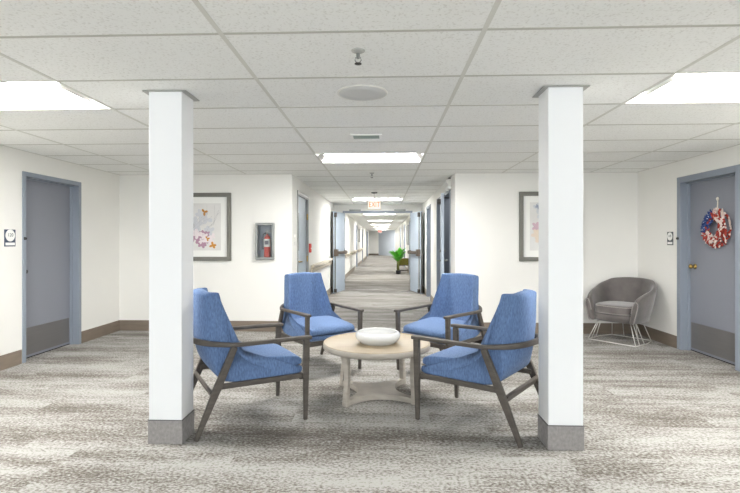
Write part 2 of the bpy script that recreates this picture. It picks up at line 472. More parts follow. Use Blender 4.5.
# ------------------------------------------------------------------ doors
def side_door(idx, sgn, X, y0, y1, zt, label, dm, fm, fw=0.05, recess=0.10, kick=True, hand=None, jt=0.0):
    """door set in a wall parallel to y; sgn = +1 when the wall body lies at larger x"""
    t = empty('door_%d' % idx, (X, (y0 + y1)/2, 0)); struct(t, label)
    o = (y0 + y1)/2
    L0, L1 = y0 - o, y1 - o
    bm = bmesh.new()
    def bx(xa, xb, ya, yb, za, zb): box(bm, min(sgn*xa, sgn*xb), ya, za, max(sgn*xa, sgn*xb), yb, zb)
    bx(-0.012, 0.0, L0 - fw, L0, 0, zt + fw); bx(-0.012, 0.0, L1, L1 + fw, 0, zt + fw); bx(-0.012, 0.0, L0, L1, zt, zt + fw)
    g = 0.0
    bx(0, recess + .05, L0 - 0.02, L0, 0, zt); bx(0, recess + .05, L1, L1 + 0.02, 0, zt); bx(0, recess + .05, L0 - .02, L1 + .02, zt, zt + .02)
    # stops
    bx(recess - .035, recess, L0, L0 + .014, 0, zt); bx(recess - .035, recess, L1 - .014, L1, 0, zt); bx(recess - .035, recess, L0, L1, zt - .014, zt)
    fin('door_frame', bm, fm, t, bevel=0.003)
    bm = bmesh.new(); bx(recess, recess + .045, L0 + .003, L1 - .003, 0.012, zt - .003)
    leaf = fin('door_leaf', bm, dm, t, bevel=0.002)
    bm = bmesh.new(); bx(recess + .01, recess + .05, L0, L1, 0.0, 0.012); fin('threshold', bm, gap_m, t)
    if kick:
        bm = bmesh.new(); bx(recess - .003, recess + .001, L0 + .03, L1 - .03, 0.04, 0.34)
        fin('kick_plate', bm, kick_m, leaf)
    return t, leaf
d1, leaf1 = side_door(1, -1, XL, LD[0], LD[1], DT, 'blue grey door with grey kick plate in the left lobby wall', door_m, frame_m)
bm = bmesh.new()
cyl(bm, (-0.10, -0.37, 0.97), (-0.06, -0.37, 0.97), 0.012); cyl(bm, (-0.06, -0.375, 0.97), (-0.035, -0.375, 0.97), 0.024, 0.02)
fin('door_knob', bm, dark_m, leaf1, smooth=True)
d2, leaf2 = side_door(2, 1, XR, RD[0], RD[1], DT, 'blue grey door with brass knob and grey kick plate in the right lobby wall', door_m, frame_m, fw=0.07)
bm = bmesh.new()
M = Matrix.Translation((0.10, 0.345, 1.005)) @ Matrix.Rotation(R(-90), 4, 'Y')
lathe(bm, [(0.031, 0), (0.031, .006), (.012, .01), (.011, .03), (.022, .037), (.028, .05), (.025, .062), (.012, .068)], 20, M)
k = fin('door_knob', bm, brass_m, leaf2, smooth=True); k['label'] = 'brass knob'
# black contact buttons on the two frames
for X, y, z, s, lab in ((XL, LD[0] - .025, 1.33, 1, 'small black round button on the left door frame'), (XR, RD[1] + .045, 1.335, -1, 'small black round button on the right door frame')):
    bm = bmesh.new(); cyl(bm, (X + s*.012, y, z), (X + s*.03, y, z), .016, .012, 16)
    o = fin('door_button', bm, black_m, smooth=False); tag(o, lab, 'button')

# corridor doors: left, near (with glazed slot, lever, brass hinge)
d3, leaf3 = side_door(3, -1, CLX, CL_DOORS[0][0], CL_DOORS[0][1], 2.03, 'pale grey corridor door with narrow glass slot beside the red pull station', leaf_m, mat('grey_frame', srgb(140, 142, 142), .4), fw=.05, recess=.03, kick=False)
B('vision_slot', -0.031, -0.32, 1.15, -0.026, -0.22, 1.75, glass_lite_m, leaf3)
bm = bmesh.new(); cyl(bm, (-.03, -.40, .98), (.035, -.40, .98), .011); cyl(bm, (.035, -.40, .98), (.035, -.28, .98), .009); cyl(bm, (-.03, -.40, .98), (-.02, -.40, .98), .028)
fin('lever_handle', bm, brass_m, leaf3, smooth=True)
for z in (1.72, 1.0, .25):
    bm = bmesh.new(); cyl(bm, (-.006, .47, z - .05), (-.006, .47, z + .05), .011); fin('hinge', bm, brass_m, d3)
n = 4
for (a, b), lab in zip(CL_DOORS[1:], ('first blue framed door beyond the double doors on the left corridor wall', 'second blue framed door beyond the double doors on the left corridor wall', 'wide blue grey door at the far left end of the corridor')):
    side_door(n, -1, CLX, a, b, 2.05, lab, blue_m if n == 6 else leaf_m, frame_m, kick=False); n += 1
labs = ('blue grey doorway in the right corridor wall, filled by the open door', 'blue framed door just beyond the open door on the right', 'blue framed door between the open door and the double doors on the right', 'nearest blue framed door behind the plant on the right corridor wall', 'middle blue framed door on the right of the far corridor', 'farthest blue framed door on the right of the far corridor')
for i, ((a, b), lab) in enumerate(zip(CR_DOORS, labs)):
    if i == 0: continue
    side_door(n, 1, CRX, a, b, 2.05, lab, frame_m if i == 2 else leaf_m, frame_m, kick=False, recess=.08); n += 1
# open doorway with the door standing ajar into the corridor
a, b = CR_DOORS[0]
t = empty('door_%d' % n, (CRX, (a + b)/2, 0)); struct(t, 'open blue grey door with lever handles ajar on the right side of the corridor'); n += 1
o_ = (a + b)/2
bm = bmesh.new()
box(bm, -.012, a - o_ - .05, 0, .12, a - o_, 2.10); box(bm, -.012, b - o_, 0, .12, b - o_ + .05, 2.10); box(bm, -.012, a - o_, 2.05, .12, b - o_, 2.10)
fin('door_frame', bm, frame_m, t, bevel=.003)
hx, hy = -.022, b - o_ - .01
fx, fy = -.118, a - o_ - .03
d = Vector((fx - hx, fy - hy, 0)); Ln = d.length; ang = math.atan2(d.y, d.x)
Ml = Matrix.Translation((hx, hy, 0)) @ Matrix.Rotation(ang, 4, 'Z')
bm = bmesh.new(); box(bm, 0, -.0225, .012, Ln, .0225, 2.035, Ml)
lf = fin('door_leaf', bm, leaf_m, t, bevel=.002)
bm = bmesh.new()
for s in (1, -1):
    cyl(bm, Ml @ Vector((Ln - .07, s*.02, 1.0)), Ml @ Vector((Ln - .07, s*.075, 1.0)), .012)
    cyl(bm, Ml @ Vector((Ln - .07, s*.072, 1.0)), Ml @ Vector((Ln - .18, s*.072, 1.0)), .010)
    cyl(bm, Ml @ Vector((Ln - .07, s*.02, 1.15)), Ml @ Vector((Ln - .07, s*.05, 1.15)), .022)
fin('lever_handle', bm, steel_m, lf)
bm = bmesh.new(); box(bm, Ln*.45, -.08, 1.90, Ln*.45 + .26, -.0225, 1.97, Ml); fin('door_closer', bm, dark_m, lf, bevel=.005)
bm = bmesh.new(); bar(bm, [Ml @ Vector((Ln*.7, .03, 1.99)), Ml @ Vector((Ln*.6, .16, 1.995)), (.02, a - o_ + .08, 2.02)], .02, .012, Vector((0, 0, 1))); fin('closer_arm', bm, dark_m, lf)
area('closet_fill_light', (CRX + .55, (a + b)/2, HW - .02), (0, 0, 0), .3, .3, 2.2, (1, .97, .92))  # added fill so the doorway does not go black; no real fixture
# store room beyond that doorway
bm = bmesh.new()
box(bm, CRX + .12, a - .1, 0, CRX + 1.0, a - .06, HW); box(bm, CRX + .12, b + .06, 0, CRX + 1.0, b + .1, HW); box(bm, CRX + 1.0, a - .1, 0, CRX + 1.04, b + .1, HW)
box(bm, CRX + .12, a - .1, HW, CRX + 1.04, b + .1, HW + .03); box(bm, CRX+.12, a-.1, -.05, CRX+1.04, b+.1, 0)
struct(fin('wall_closet', bm, mat('closet_paint', srgb(170, 172, 174), .8)), 'grey closet walls behind the open door')

# double doors
OL, OR, OT = -1.02, 0.72, 2.05
t = empty('trim_1', (0, YC, 0)); struct(t, 'blue grey steel frame around the double door opening')
bm = bmesh.new()
box(bm, OL - .05, -.02, 0, OL, .16, OT + .05); box(bm, OR, -.02, 0, OR + .05, .16, OT + .05); box(bm, OL, -.02, OT, OR, .16, OT + .05)
fin('door_frame', bm, frame_m, t, bevel=.004)
for x in (OL + .13, OR - .13 - .3):
    B('closer_body', x, -.075, OT + .03, x + .3, -.02, OT + .085, steel_m, t, bevel=.006)
B('metal_threshold', OL, .0, 0.0, OR, .14, .006, mat('threshold_strip', srgb(120, 112, 104), .5), t)
def double_leaf(side, label):
    hx = OL if side < 0 else OR
    ang = math.atan2(-.83, side * .215)
    t = empty('double_door_leaf', (hx + side*.012, YC - .03, 0), ang, label, 'door', 'open double door leaves')
    W = .855
    # local x runs from hinge to free edge; corridor-facing face is at -y for the left leaf and +y for the right leaf
    s = 1 if side < 0 else -1
    bm = bmesh.new(); box(bm, 0, -.0225, .012, W, .0225, OT - .012); fin('door_panel', bm, leaf_m, t, bevel=.003)
    ys = s * .0225
    def bb(x0, x1, d0, d1, z0, z1): box(bm, x0, min(ys + s*d0, ys + s*d1), z0, x1, max(ys + s*d0, ys + s*d1), z1)
    bm = bmesh.new(); bb(.02, W - .10, .035, .085, .98, 1.05); p = fin('panic_bar', bm, bronze_m, t, bevel=.008)
    bm = bmesh.new(); bb(W - .13, W - .02, 0, .09, .93, 1.10); fin('bar_housing', bm, bronze_m, p, bevel=.006)
    bm = bmesh.new(); bb(.02, .09, 0, .07, .97, 1.06); fin('end_bracket', bm, bronze_m, p, bevel=.006)
    bm = bmesh.new(); bb(W - .085, W - .06, .01, .035, .07, OT - .09); fin('latch_rod', bm, steel_m, t)
    bm = bmesh.new(); bb(W - .11, W - .035, 0, .055, OT - .15, OT - .04); fin('latch_case', bm, dark_m, t, bevel=.004)
    bm = bmesh.new(); bb(W - .11, W - .035, 0, .055, .03, .12); fin('latch_case', bm, dark_m, t, bevel=.004)
    for z in (.2, 1.0, 1.8): B('hinge', -.012, -.03, z, .012, .03, z + .11, steel_m, t)
    bm = bmesh.new(); box(bm, W, -.018, .03, W + .006, .018, OT - .03); fin('edge_seal', bm, dark_m, t)
double_leaf(-1, 'pale blue grey leaf of the double doors folded open to the left wall')
double_leaf(1, 'pale blue grey leaf of the double doors folded open to the right wall')

# handrails
def handrail(X, s, y0, y1, label):
    t = empty('handrail', (X, y0, 0)); tag(t, label, 'handrail', 'corridor handrails')
    bm = bmesh.new(); L = y1 - y0
    bar(bm, [(s*.06, 0, .86), (s*.06, L, .86)], .04, .06, Vector((1, 0, 0))); fin('rail', bm, rail_m, t, bevel=.012)
    bm = bmesh.new(); bar(bm, [(s*.04, 0, .77), (s*.04, L, .77)], .03, .07, Vector((1, 0, 0))); fin('bumper', bm, rail_d, t, bevel=.008)
    k = max(2, int(L / 1.1))
    for i in range(min(k, 12)):
        yy = .15 + (L - .3) * i / (min(k, 12) - 1)
        bm = bmesh.new(); box(bm, min(0, s*.06), yy - .02, .76, max(0, s*.06), yy + .02, .86); fin('bracket', bm, rail_d, t)
handrail(CLX, 1, 8.45, 11.55, 'pale wall handrail between the glazed slot door and the double doors')
handrail(CLX, 1, 12.9, 22.6, 'pale wall handrail on the left just beyond the double doors')
handrail(CLX, 1, 24.1, 29.2, 'pale wall handrail on the left between the two far doors')
handrail(CRX, -1, 12.9, 17.2, 'pale wall handrail on the right beyond the double doors')

# ------------------------------------------------------------------ columns
def column(x0, x1, y0, label):
    cx_, cy_ = (x0 + x1)/2, y0 + .10
    t = empty('column', (cx_, cy_, 0)); tag(t, label, 'column', None, 'structure')
    a, b = (x1 - x0)/2 , .10
    B('shaft', -a + .005, -b + .005, 0.0, a - .005, b - .005, H + .01, column_m, t, bevel=.003)
    B('carpet_wrap', -a, -b, 0, a, b, .15, wrap_m, t, bevel=.003)
    B('wrap_edge', -a - .001, -b - .001, .15, a + .001, b + .001, .155, mat('wrap_edge_strip', srgb(96, 94, 94), .6), t)
    bm = bmesh.new()
    for q in ((-a - .03, -b - .015, a + .03, -b + .004), (-a - .03, b - .004, a + .03, b + .015), (-a - .03, -b, -a + .004, b), (a - .004, -b, a + .03, b)):
        box(bm, q[0], q[1], H - .009, q[2], q[3], H - .0045)
    fin('ceiling_collar', bm, collar_m, t)
column(-1.511, -1.287, 2.987, 'white square column on a grey carpeted foot left of the seating group')
column(1.026, 1.250, 2.990, 'white square column on a grey carpeted foot right of the seating group')

# ------------------------------------------------------------------ ceiling lights
def troffer(c, r, label):
    x0, x1, y0, y1 = GX + c*TX, GX + (c+1)*TX, GY + r*TY, GY + (r+1)*TY
    w2, d2 = TX/2 - .012, TY/2 - .012
    t = empty('ceiling_light', ((x0+x1)/2, (y0+y1)/2, H)); tag(t, label, 'ceiling light', 'recessed fluorescent ceiling lights')
    bm = bmesh.new()
    # white sloping pan
    o0 = [Vector((-w2, -d2, 0)), Vector((w2, -d2, 0)), Vector((w2, d2, 0)), Vector((-w2, d2, 0))]
    o1 = [Vector((-w2 + .06, -d2 + .09, .085)), Vector((w2 - .06, -d2 + .09, .085)), Vector((w2 - .06, d2 - .09, .085)), Vector((-w2 + .06, d2 - .09, .085))]
    o2 = [v + Vector((0, 0, .01)) for v in o1]
    o3 = [v + Vector((0, 0, .012)) for v in o0]
    va = [[bm.verts.new(p) for p in ring] for ring in (o0, o1)]
    for i in range(4): bm.faces.new((va[0][i], va[0][(i+1) % 4], va[1][(i+1) % 4], va[1][i]))
    bm.faces.new(va[1])
    fin('reflector_pan', bm, pan_m, t)
    lm = lens_mouth_m if r == 5 else lens_hall_m if r >= 5 else (lens_rear_m if r < 0 else lens_m)
    bm = bmesh.new()
    prof = [(-.155, .082), (-.15, .045), (-.10, .014), (0, .004), (.10, .014), (.15, .045), (.155, .082)]
    rings = [[Vector((x, a, b)) for a, b in prof] for x in (-w2 + .075, w2 - .075)]
    loft(bm, rings)
    fin('lens', bm, lm, t)
    bm = bmesh.new()
    bm.free()
    for sx in (-1, 1):
        B('end_cap', min(sx*(w2-.075), sx*(w2-.066)), -.155, .006, max(sx*(w2-.075), sx*(w2-.066)), .155, .084, white_m, t, bevel=.003)
lights = [(-2, 1, 'recessed fluorescent light in the left lobby bay, cut by the picture edge'), (2, 1, 'recessed fluorescent light in the right lobby bay, cut by the picture edge'),
 (0, 5, 'recessed fluorescent light at the corridor mouth'), (0, 14, 'recessed fluorescent light above the exit sign before the double doors'),
 (0, 24, 'first fluorescent light beyond the double doors'), (0, 33, 'second fluorescent light beyond the double doors'), (0, 42, 'third fluorescent light beyond the double doors'),
 (0, 51, 'fourth fluorescent light beyond the double doors'), (0, 62, 'farthest fluorescent light at the corridor end'),
 (-2, -6, 'fluorescent light by the window at the left'), (0, -6, 'fluorescent light by the window in the middle'), (2, -6, 'fluorescent light by the window at the right')]
for c, r, lab in lights: troffer(c, r, lab)

# ------------------------------------------------------------------ ceiling fittings
t = empty('ceiling_speaker', (-.135, 3.09, H)); tag(t, 'round white ceiling speaker grille between the columns', 'ceiling speaker')
bm = bmesh.new(); lathe(bm, [(.165, .0), (.165, -.003), (.161, -.006), (.154, -.006), (.154, 0)], 48); fin('bezel', bm, plastic_m, t, smooth=True)
bm = bmesh.new(); lathe(bm, [(.154, -.002), (.150, -.006), (.08, -.008), (.0005, -.009)], 48); g = fin('grille', bm, mat('speaker_mesh', srgb(206, 207, 205), .6, var=.05, vscale=(300, 300, 300)), t, smooth=True)
def sprinkler(x, y, label):
    t = empty('sprinkler_head', (x, y, H)); tag(t, label, 'sprinkler', 'ceiling sprinklers')
    bm = bmesh.new(); lathe(bm, [(.036, 0), (.034, -.004), (.022, -.010), (.010, -.012)], 24); fin('escutcheon', bm, collar_m, t, smooth=True)
    bm = bmesh.new(); cyl(bm, (0, 0, -.015), (0, 0, -.04), .009); tube(bm, [(-.012, 0, -.035), (-.016, 0, -.05), (-.004, 0, -.066)], .0025, 6); tube(bm, [(.012, 0, -.035), (.016, 0, -.05), (.004, 0, -.066)], .0025, 6)
    fin('frame_arms', bm, steel_m, t)
    bm = bmesh.new(); lathe(bm, [(.018, -.066), (.018, -.069), (.004, -.071)], 16); fin('deflector', bm, dark_m, t)
sprinkler(-.127, 2.40, 'white sprinkler head in front of the ceiling speaker')
sprinkler(-.16, 6.72, 'small sprinkler head beyond the light at the corridor mouth')
t = empty('ceiling_vent', (-.155, 4.37, H)); tag(t, 'small rectangular ceiling vent between the speaker and the corridor light', 'vent')
bm = bmesh.new()
for q in ((-.14, -.09, .14, -.075), (-.14, .075, .14, .09), (-.14, -.075, -.12, .075), (.12, -.075, .14, .075)): box(bm, q[0], q[1], -.01, q[2], q[3], 0)
fin('vent_frame', bm, white_m, t)
bm = bmesh.new()
for i in range(6): box(bm, -.12, -.07 + i*.025, -.007, .12, -.058 + i*.025, -.002)
fin('louvre', bm, mat('vent_green', srgb(150, 166, 158), .3, metal=.3), t)
B('duct_back', -.12, -.075, -.0015, .12, .075, -.0005, mat('duct_dark', srgb(90, 100, 96), .6), t)

def exit_sign(x, y, ztop, wd, ht, label, face, letters, rod=True):
    t = empty('exit_sign', (x, y, H)); tag(t, label, 'exit sign', 'hanging exit signs')
    zt, zb = ztop - H, ztop - H - ht
    B('sign_box', -wd/2, -.025, zb, wd/2, .025, zt, face, t, bevel=.004)
    bm = bmesh.new()
    e = .007
    for q in ((-wd/2, zt - e, wd/2, zt + .004), (-wd/2, zb - .004, wd/2, zb + e), (-wd/2 - .003, zb, -wd/2 + e, zt), (wd/2 - e, zb, wd/2 + .003, zt)): box(bm, q[0], -.028, q[1], q[2], .028, q[3])
    fin('sign_rim', bm, mat('sign_rim_white', srgb(236, 226, 206), .5), t)
    if rod:
        bm = bmesh.new(); cyl(bm, (0, 0, zt), (0, 0, -.02), .007, n=8); fin('hanger_rod', bm, plastic_m, t)
        bm = bmesh.new(); lathe(bm, [(.06, 0), (.058, -.02), (.02, -.03), (.005, -.03)], 20); fin('canopy', bm, steel_m, t, smooth=True)
    text('sign_letters', 'EXIT', ht*.80, letters, t, Matrix.Translation((0, -.027, (zt + zb)/2)) @ Matrix.Rotation(R(90), 4, 'X'), .002, .74)
exit_sign(-.175, 9.4, 2.115, .26, .185, 'lit white exit sign with orange letters hanging before the double doors', sign_face_m, letter_m)
exit_sign(-.20, 30.2, 2.02, .24, .17, 'tiny pink lit exit sign hanging deep in the corridor', sign_pink_m, mat('red_letters', srgb(220, 60, 50), .5, emit=.1, emcol=(1, .1, .06, 1)))

# emergency light on the right corridor wall near the corner
t = empty('emergency_light', (CRX, 7.28, 2.17)); tag(t, 'small white emergency light with lamp heads high on the corridor corner', 'emergency light')
B('housing', -.06, -.12, -.04, 0, .12, .07, plastic_m, t, bevel=.01)
for s in (-1, 1):
    bm = bmesh.new(); lathe(bm, [(.015, .0), (.035, -.01), (.04, -.05), (.0005, -.045)], 16, Matrix.Translation((-.03, s*.07, -.035)) @ Matrix.Rotation(R(20*s), 4, 'X')); fin('lamp_head', bm, white_m, t, smooth=True)
B('mounting_plate', -.03, -.05, .07, 0, .05, .095, dark_m, t)

# pull station, switches
t = empty('fire_pull_station', (CLX, 8.38, 1.19)); tag(t, 'red fire alarm pull station on the left corridor wall', 'fire alarm')
B('body', 0, -.06, -.09, .03, .06, .07, red_m, t, bevel=.006)
B('pull_handle', .03, -.045, -.03, .042, .045, -.005, white_m, t, bevel=.003)
bm = bmesh.new(); box(bm, 0, -.04, -.06, .012, .04, .0); o = fin('light_switch', bm, plastic_m, None, bevel=.003); o.location = (CLX, 6.98, 1.30); tag(o, 'lower white switch plate on the corridor wall beside the glazed slot door', 'switch', 'switch plates')
bm = bmesh.new(); box(bm, 0, -.03, 0, .02, .03, .05); o = fin('thermostat', bm, plastic_m, None, bevel=.003); o.location = (CLX, 6.98, 1.35); tag(o, 'small white thermostat above the switch plate at the corridor corner', 'thermostat')
# notice boards along the far corridor
def board(X, s, y0, y1, z0, z1, label, m1, m2):
    t = empty('framed_notice', (X, (y0 + y1)/2, (z0+z1)/2)); tag(t, label, 'picture', 'notices in the far corridor')
    hy_, hz_ = (y1 - y0)/2, (z1 - z0)/2
    bm = bmesh.new()
    for q in ((-hy_, -hz_, hy_, -hz_+.04), (-hy_, hz_-.04, hy_, hz_), (-hy_, -hz_, -hy_+.04, hz_), (hy_-.04, -hz_, hy_, hz_)): box(bm, min(0, s*.03), q[0], q[1], max(0, s*.03), q[2], q[3])
    fin('frame', bm, m1, t)
    bm = bmesh.new(); box(bm, min(0, s*.012), -hy_ + .04, -hz_ + .04, max(0, s*.012), hy_ - .04, hz_ - .04); fin('sheet', bm, m2, t)
board(CLX, 1, 25.2, 26.6, 1.25, 1.95, 'grey framed notice on the left wall of the far corridor', steel_m, mat('notice_sheet', srgb(196, 192, 182), .6, var=.1, vscale=(6, 6, 12)))
board(CRX, -1, 18.9, 20.4, 1.15, 1.95, 'grey framed picture on the right wall above the plant', steel_m, mat('notice_sheet_grey', srgb(176, 180, 180), .6, var=.12, vscale=(5, 5, 9)))

# ------------------------------------------------------------------ wall signs (room numbers)
def room_sign(X, s, y, z, wd, ht, num, label, pm):
    t = empty('room_sign', (X, y, z)); tag(t, label, 'sign', 'room number signs')
    def bm_box(x0, x1, a, b, c, d_):
        bm = bmesh.new(); box(bm, min(s*x0, s*x1), a, c, max(s*x0, s*x1), b, d_); return bm
    fin('plate', bm_box(0, .006, -wd/2, wd/2, -ht/2, ht/2), pm, t, bevel=.002)
    fin('name_strip', bm_box(.006, .008, -wd/2 + .012, wd/2 - .012, -ht/2 + .012, -ht/2 + .040), white_m, t)
    bm = bmesh.new()
    M = Matrix.Translation((s*.006, 0, .026)) @ Matrix.Rotation(R(90)*s, 4, 'Y')
    lathe(bm, [(wd*.42, 0), (wd*.42, .003), (wd*.41, .0035)], 32, M @ Matrix.Diagonal((1, 1, 1, 1)))
    fin('white_disc', bm, white_m, t)
    Rm = Matrix.Rotation(R(90) if s > 0 else R(-90), 4, 'Z') @ Matrix.Rotation(R(90), 4, 'X')
    text('number', num, wd*.34, mat('sign_digits', srgb(70, 72, 80), .6), t, Matrix.Translation((s*.0105, 0, .030)) @ Rm, .0005)
room_sign(XL, 1, 4.74, 1.335, .145, .175, '120', 'navy room sign 120 with white disc left of the left lobby door', navy_m)
room_sign(XR, -1, 6.015, 1.335, .12, .165, '118', 'slate room sign 118 with white disc beside the right lobby door', green_plate_m)

# ------------------------------------------------------------------ pictures
def picture(x0, x1, z0, z1, seed, label, clusters):
    rnd = random.Random(seed)
    t = empty('framed_picture', ((x0+x1)/2, YB, (z0+z1)/2)); tag(t, label, 'picture', 'framed botanical prints')
    hx, hz = (x1-x0)/2, (z1-z0)/2
    bm = bmesh.new(); fw = .058
    for q in ((-hx, -hz, hx, -hz+fw), (-hx, hz-fw, hx, hz), (-hx, -hz+fw, -hx+fw, hz-fw), (hx-fw, -hz+fw, hx, hz-fw)): box(bm, q[0], -.035, q[1], q[2], 0, q[3])
    fin('frame', bm, picframe_m, t, bevel=.004)
    B('mat_board', -hx+fw, -.012, -hz+fw, hx-fw, -.004, hz-fw, matboard_m, t)
    ax, az = hx - .15, hz - .15
    pr_ = B('print', -ax, -.0135, -az, ax, -.012, az, mat('print_ground_%d' % seed, srgb(222, 221, 218), .8, var=.05, vscale=(4, 4, 4)), t)
    def blobs(name, spec, m, depth):
        bm = bmesh.new()
        for (cx_, cz_, r, k) in spec:
            for i in range(k):
                a = 2*PI*i/k + rnd.random()
                depth -= .00004; pc = Vector((cx_ + r*.5*math.cos(a), depth, cz_ + r*.5*math.sin(a)))
                vs_ = []
                for j in range(10):
                    b = 2*PI*j/10
                    p = Vector((r*.5*math.cos(b), 0, r*.3*math.sin(b)))
                    ca, sa = math.cos(a), math.sin(a)
                    q = pc + Vector((p.x*ca - p.z*sa, 0, p.x*sa + p.z*ca))
                    q.x = max(-ax, min(ax, q.x)); q.z = max(-az, min(az, q.z))
                    vs_.append(bm.verts.new(q))
                bm.faces.new(vs_)
        fin(name, bm, m, pr_)
    D = -.0138
    for i, (nm, colr, spec) in enumerate(clusters):
        blobs(nm, [(x*ax, z*az, r, k) for x, z, r, k in spec], mat(nm + '_ink_%d' % seed, colr, .8), D - i*.0018)
    bm = bmesh.new()
    for i in range(16):
        x, z = rnd.uniform(-.7, .7)*ax, rnd.uniform(-.6, .1)*az
        a = rnd.uniform(.5, 2.3)
        pts = []
        for k in range(6):
            if abs(x) > ax - .01 or abs(z) > az - .01: break
            pts.append((x, D - .0075, z)); a += rnd.uniform(-.5, .5); x += .06*math.cos(a); z += .06*math.sin(a)
        if len(pts) > 1: tube(bm, pts, .0011, 4)
    fin('branches', bm, mat('branch_ink', srgb(168, 166, 168), .8), pr_)
picture(-3.115, -2.193, 1.018, 2.0, 3, 'grey framed floral print with mauve blossoms behind the left column', [
 ('grey_petals', srgb(206, 208, 212), [(-.2, .1, .12, 6), (.35, .3, .08, 5), (.1, .5, .1, 5), (.45, -.2, .09, 6)]),
 ('mauve_petals', srgb(178, 140, 160), [(.15, -.35, .075, 6), (.0, -.5, .09, 6), (.3, -.55, .06, 5), (-.3, -.4, .1, 6), (.12, -.72, .07, 6), (.38, -.3, .045, 5)]),
 ('pale_petals', srgb(234, 224, 226), [(.25, -.42, .06, 6), (.45, -.6, .07, 6), (-.1, -.3, .08, 6), (.6, -.4, .05, 5), (.1, -.6, .05, 5)]),
 ('amber_petals', srgb(200, 140, 60), [(.22, .62, .055, 3), (.62, -.78, .055, 4), (.36, -.5, .04, 3)])])
picture(1.919, 2.80, 1.02, 2.0, 9, 'grey framed floral print with pink blossoms behind the right column', [
 ('grey_petals', srgb(204, 208, 212), [(-.6, .75, .08, 5), (-.4, .5, .09, 6), (0, .2, .12, 6), (.5, .4, .1, 6)]),
 ('mauve_petals', srgb(206, 176, 188), [(-.7, -.0, .07, 6), (-.55, -.1, .08, 6), (-.3, .05, .09, 6), (.3, -.1, .1, 6)]),
 ('pale_petals', srgb(226, 212, 196), [(-.65, -.35, .09, 6), (-.4, -.5, .11, 6), (0, -.4, .1, 6)]),
 ('blue_petals', srgb(150, 158, 176), [(-.62, .82, .04, 4), (-.3, .7, .04, 4), (-.35, -.25, .03, 4)])])

# ------------------------------------------------------------------ fire extinguisher in its cabinet
t = empty('extinguisher_cabinet', ((EX0+EX1)/2, YB, EZ0)); tag(t, 'steel framed wall cabinet with glass front around the red extinguisher', 'cabinet')
hx, ht = (EX1-EX0)/2, EZ1-EZ0
bm = bmesh.new()
for q in ((-hx, 0, hx, .035), (-hx, ht-.035, hx, ht), (-hx, .035, -hx+.032, ht-.035), (hx-.032, .035, hx, ht-.035)): box(bm, q[0], -.045, q[1], q[2], 0, q[3])
fin('door_frame', bm, steel_m, t, bevel=.006)
bm = bmesh.new()
x_, a_, b_ = hx - .024, .024, ht - .024
box(bm, -x_, 0, a_, -x_+.004, .11, b_); box(bm, x_-.004, 0, a_, x_, .11, b_); box(bm, -x_, 0, a_, x_, .11, a_+.004); box(bm, -x_, 0, b_-.004, x_, .11, b_); box(bm, -x_, .106, a_, x_, .11, b_)
fin('cabinet_box', bm, mat('cabinet_inside', srgb(150, 160, 172), .5), t)
gm = bpy.data.materials.new('clear_glass'); gm.use_nodes = True
nt = gm.node_tree; nt.nodes.remove(nt.nodes['Principled BSDF'])
ms = nt.nodes.new('ShaderNodeMixShader'); tr = nt.nodes.new('ShaderNodeBsdfTransparent'); gl = nt.nodes.new('ShaderNodeBsdfGlossy'); gl.inputs['Roughness'].default_value = .05
fr = nt.nodes.new('ShaderNodeFresnel'); nt.links.new(fr.outputs[0], ms.inputs[0]); nt.links.new(tr.outputs[0], ms.inputs[1]); nt.links.new(gl.outputs[0], ms.inputs[2]); nt.links.new(ms.outputs[0], nt.nodes['Material Output'].inputs[0])
B('glass_pane', -hx+.03, -.03, .033, hx-.03, -.027, ht-.033, gm, t)
t = empty('fire_extinguisher', ((EX0+EX1)/2 + .018, YB + .045, EZ0 + .029)); tag(t, 'red fire extinguisher standing inside the steel wall cabinet', 'fire extinguisher')
bm = bmesh.new(); lathe(bm, [(.042, 0), (.047, .01), (.047, .26), (.044, .29), (.03, .315), (.016, .325), (.014, .34)], 28); fin('tank', bm, red_m, t, smooth=True)
bm = bmesh.new()
rg = [[(.0478*math.cos(a), .0478*math.sin(a), z) for a in [R(-165 + i*150/14) for i in range(15)]] for z in (.155, .27)]
loft(bm, [[Vector(p) for p in r_] for r_ in rg], closed=False); fin('label', bm, white_m, t, smooth=True)
bm = bmesh.new()
rg = [[(.0482*math.cos(a), .0482*math.sin(a), z) for a in [R(-125 + i*70/10) for i in range(11)]] for z in (.19, .245)]
loft(bm, [[Vector(p) for p in r_] for r_ in rg], closed=False); fin('label_print', bm, mat('label_print', srgb(120, 120, 130), .6, var=.5, vscale=(90, 90, 60)), t, smooth=True)
bm = bmesh.new(); cyl(bm, (0, 0, .335), (0, 0, .375), .014); box(bm, -.02, -.012, .37, .075, .012, .382); box(bm, -.02, -.012, .395, .07, .012, .405)
fin('valve_handle', bm, steel_m, t)
bm = bmesh.new(); tube(bm, [(-.012, 0, .36), (-.055, -.01, .34), (-.062, -.012, .26), (-.060, -.012, .12)], [.007, .007, .008, .012], 8); fin('hose', bm, black_m, t, smooth=True)

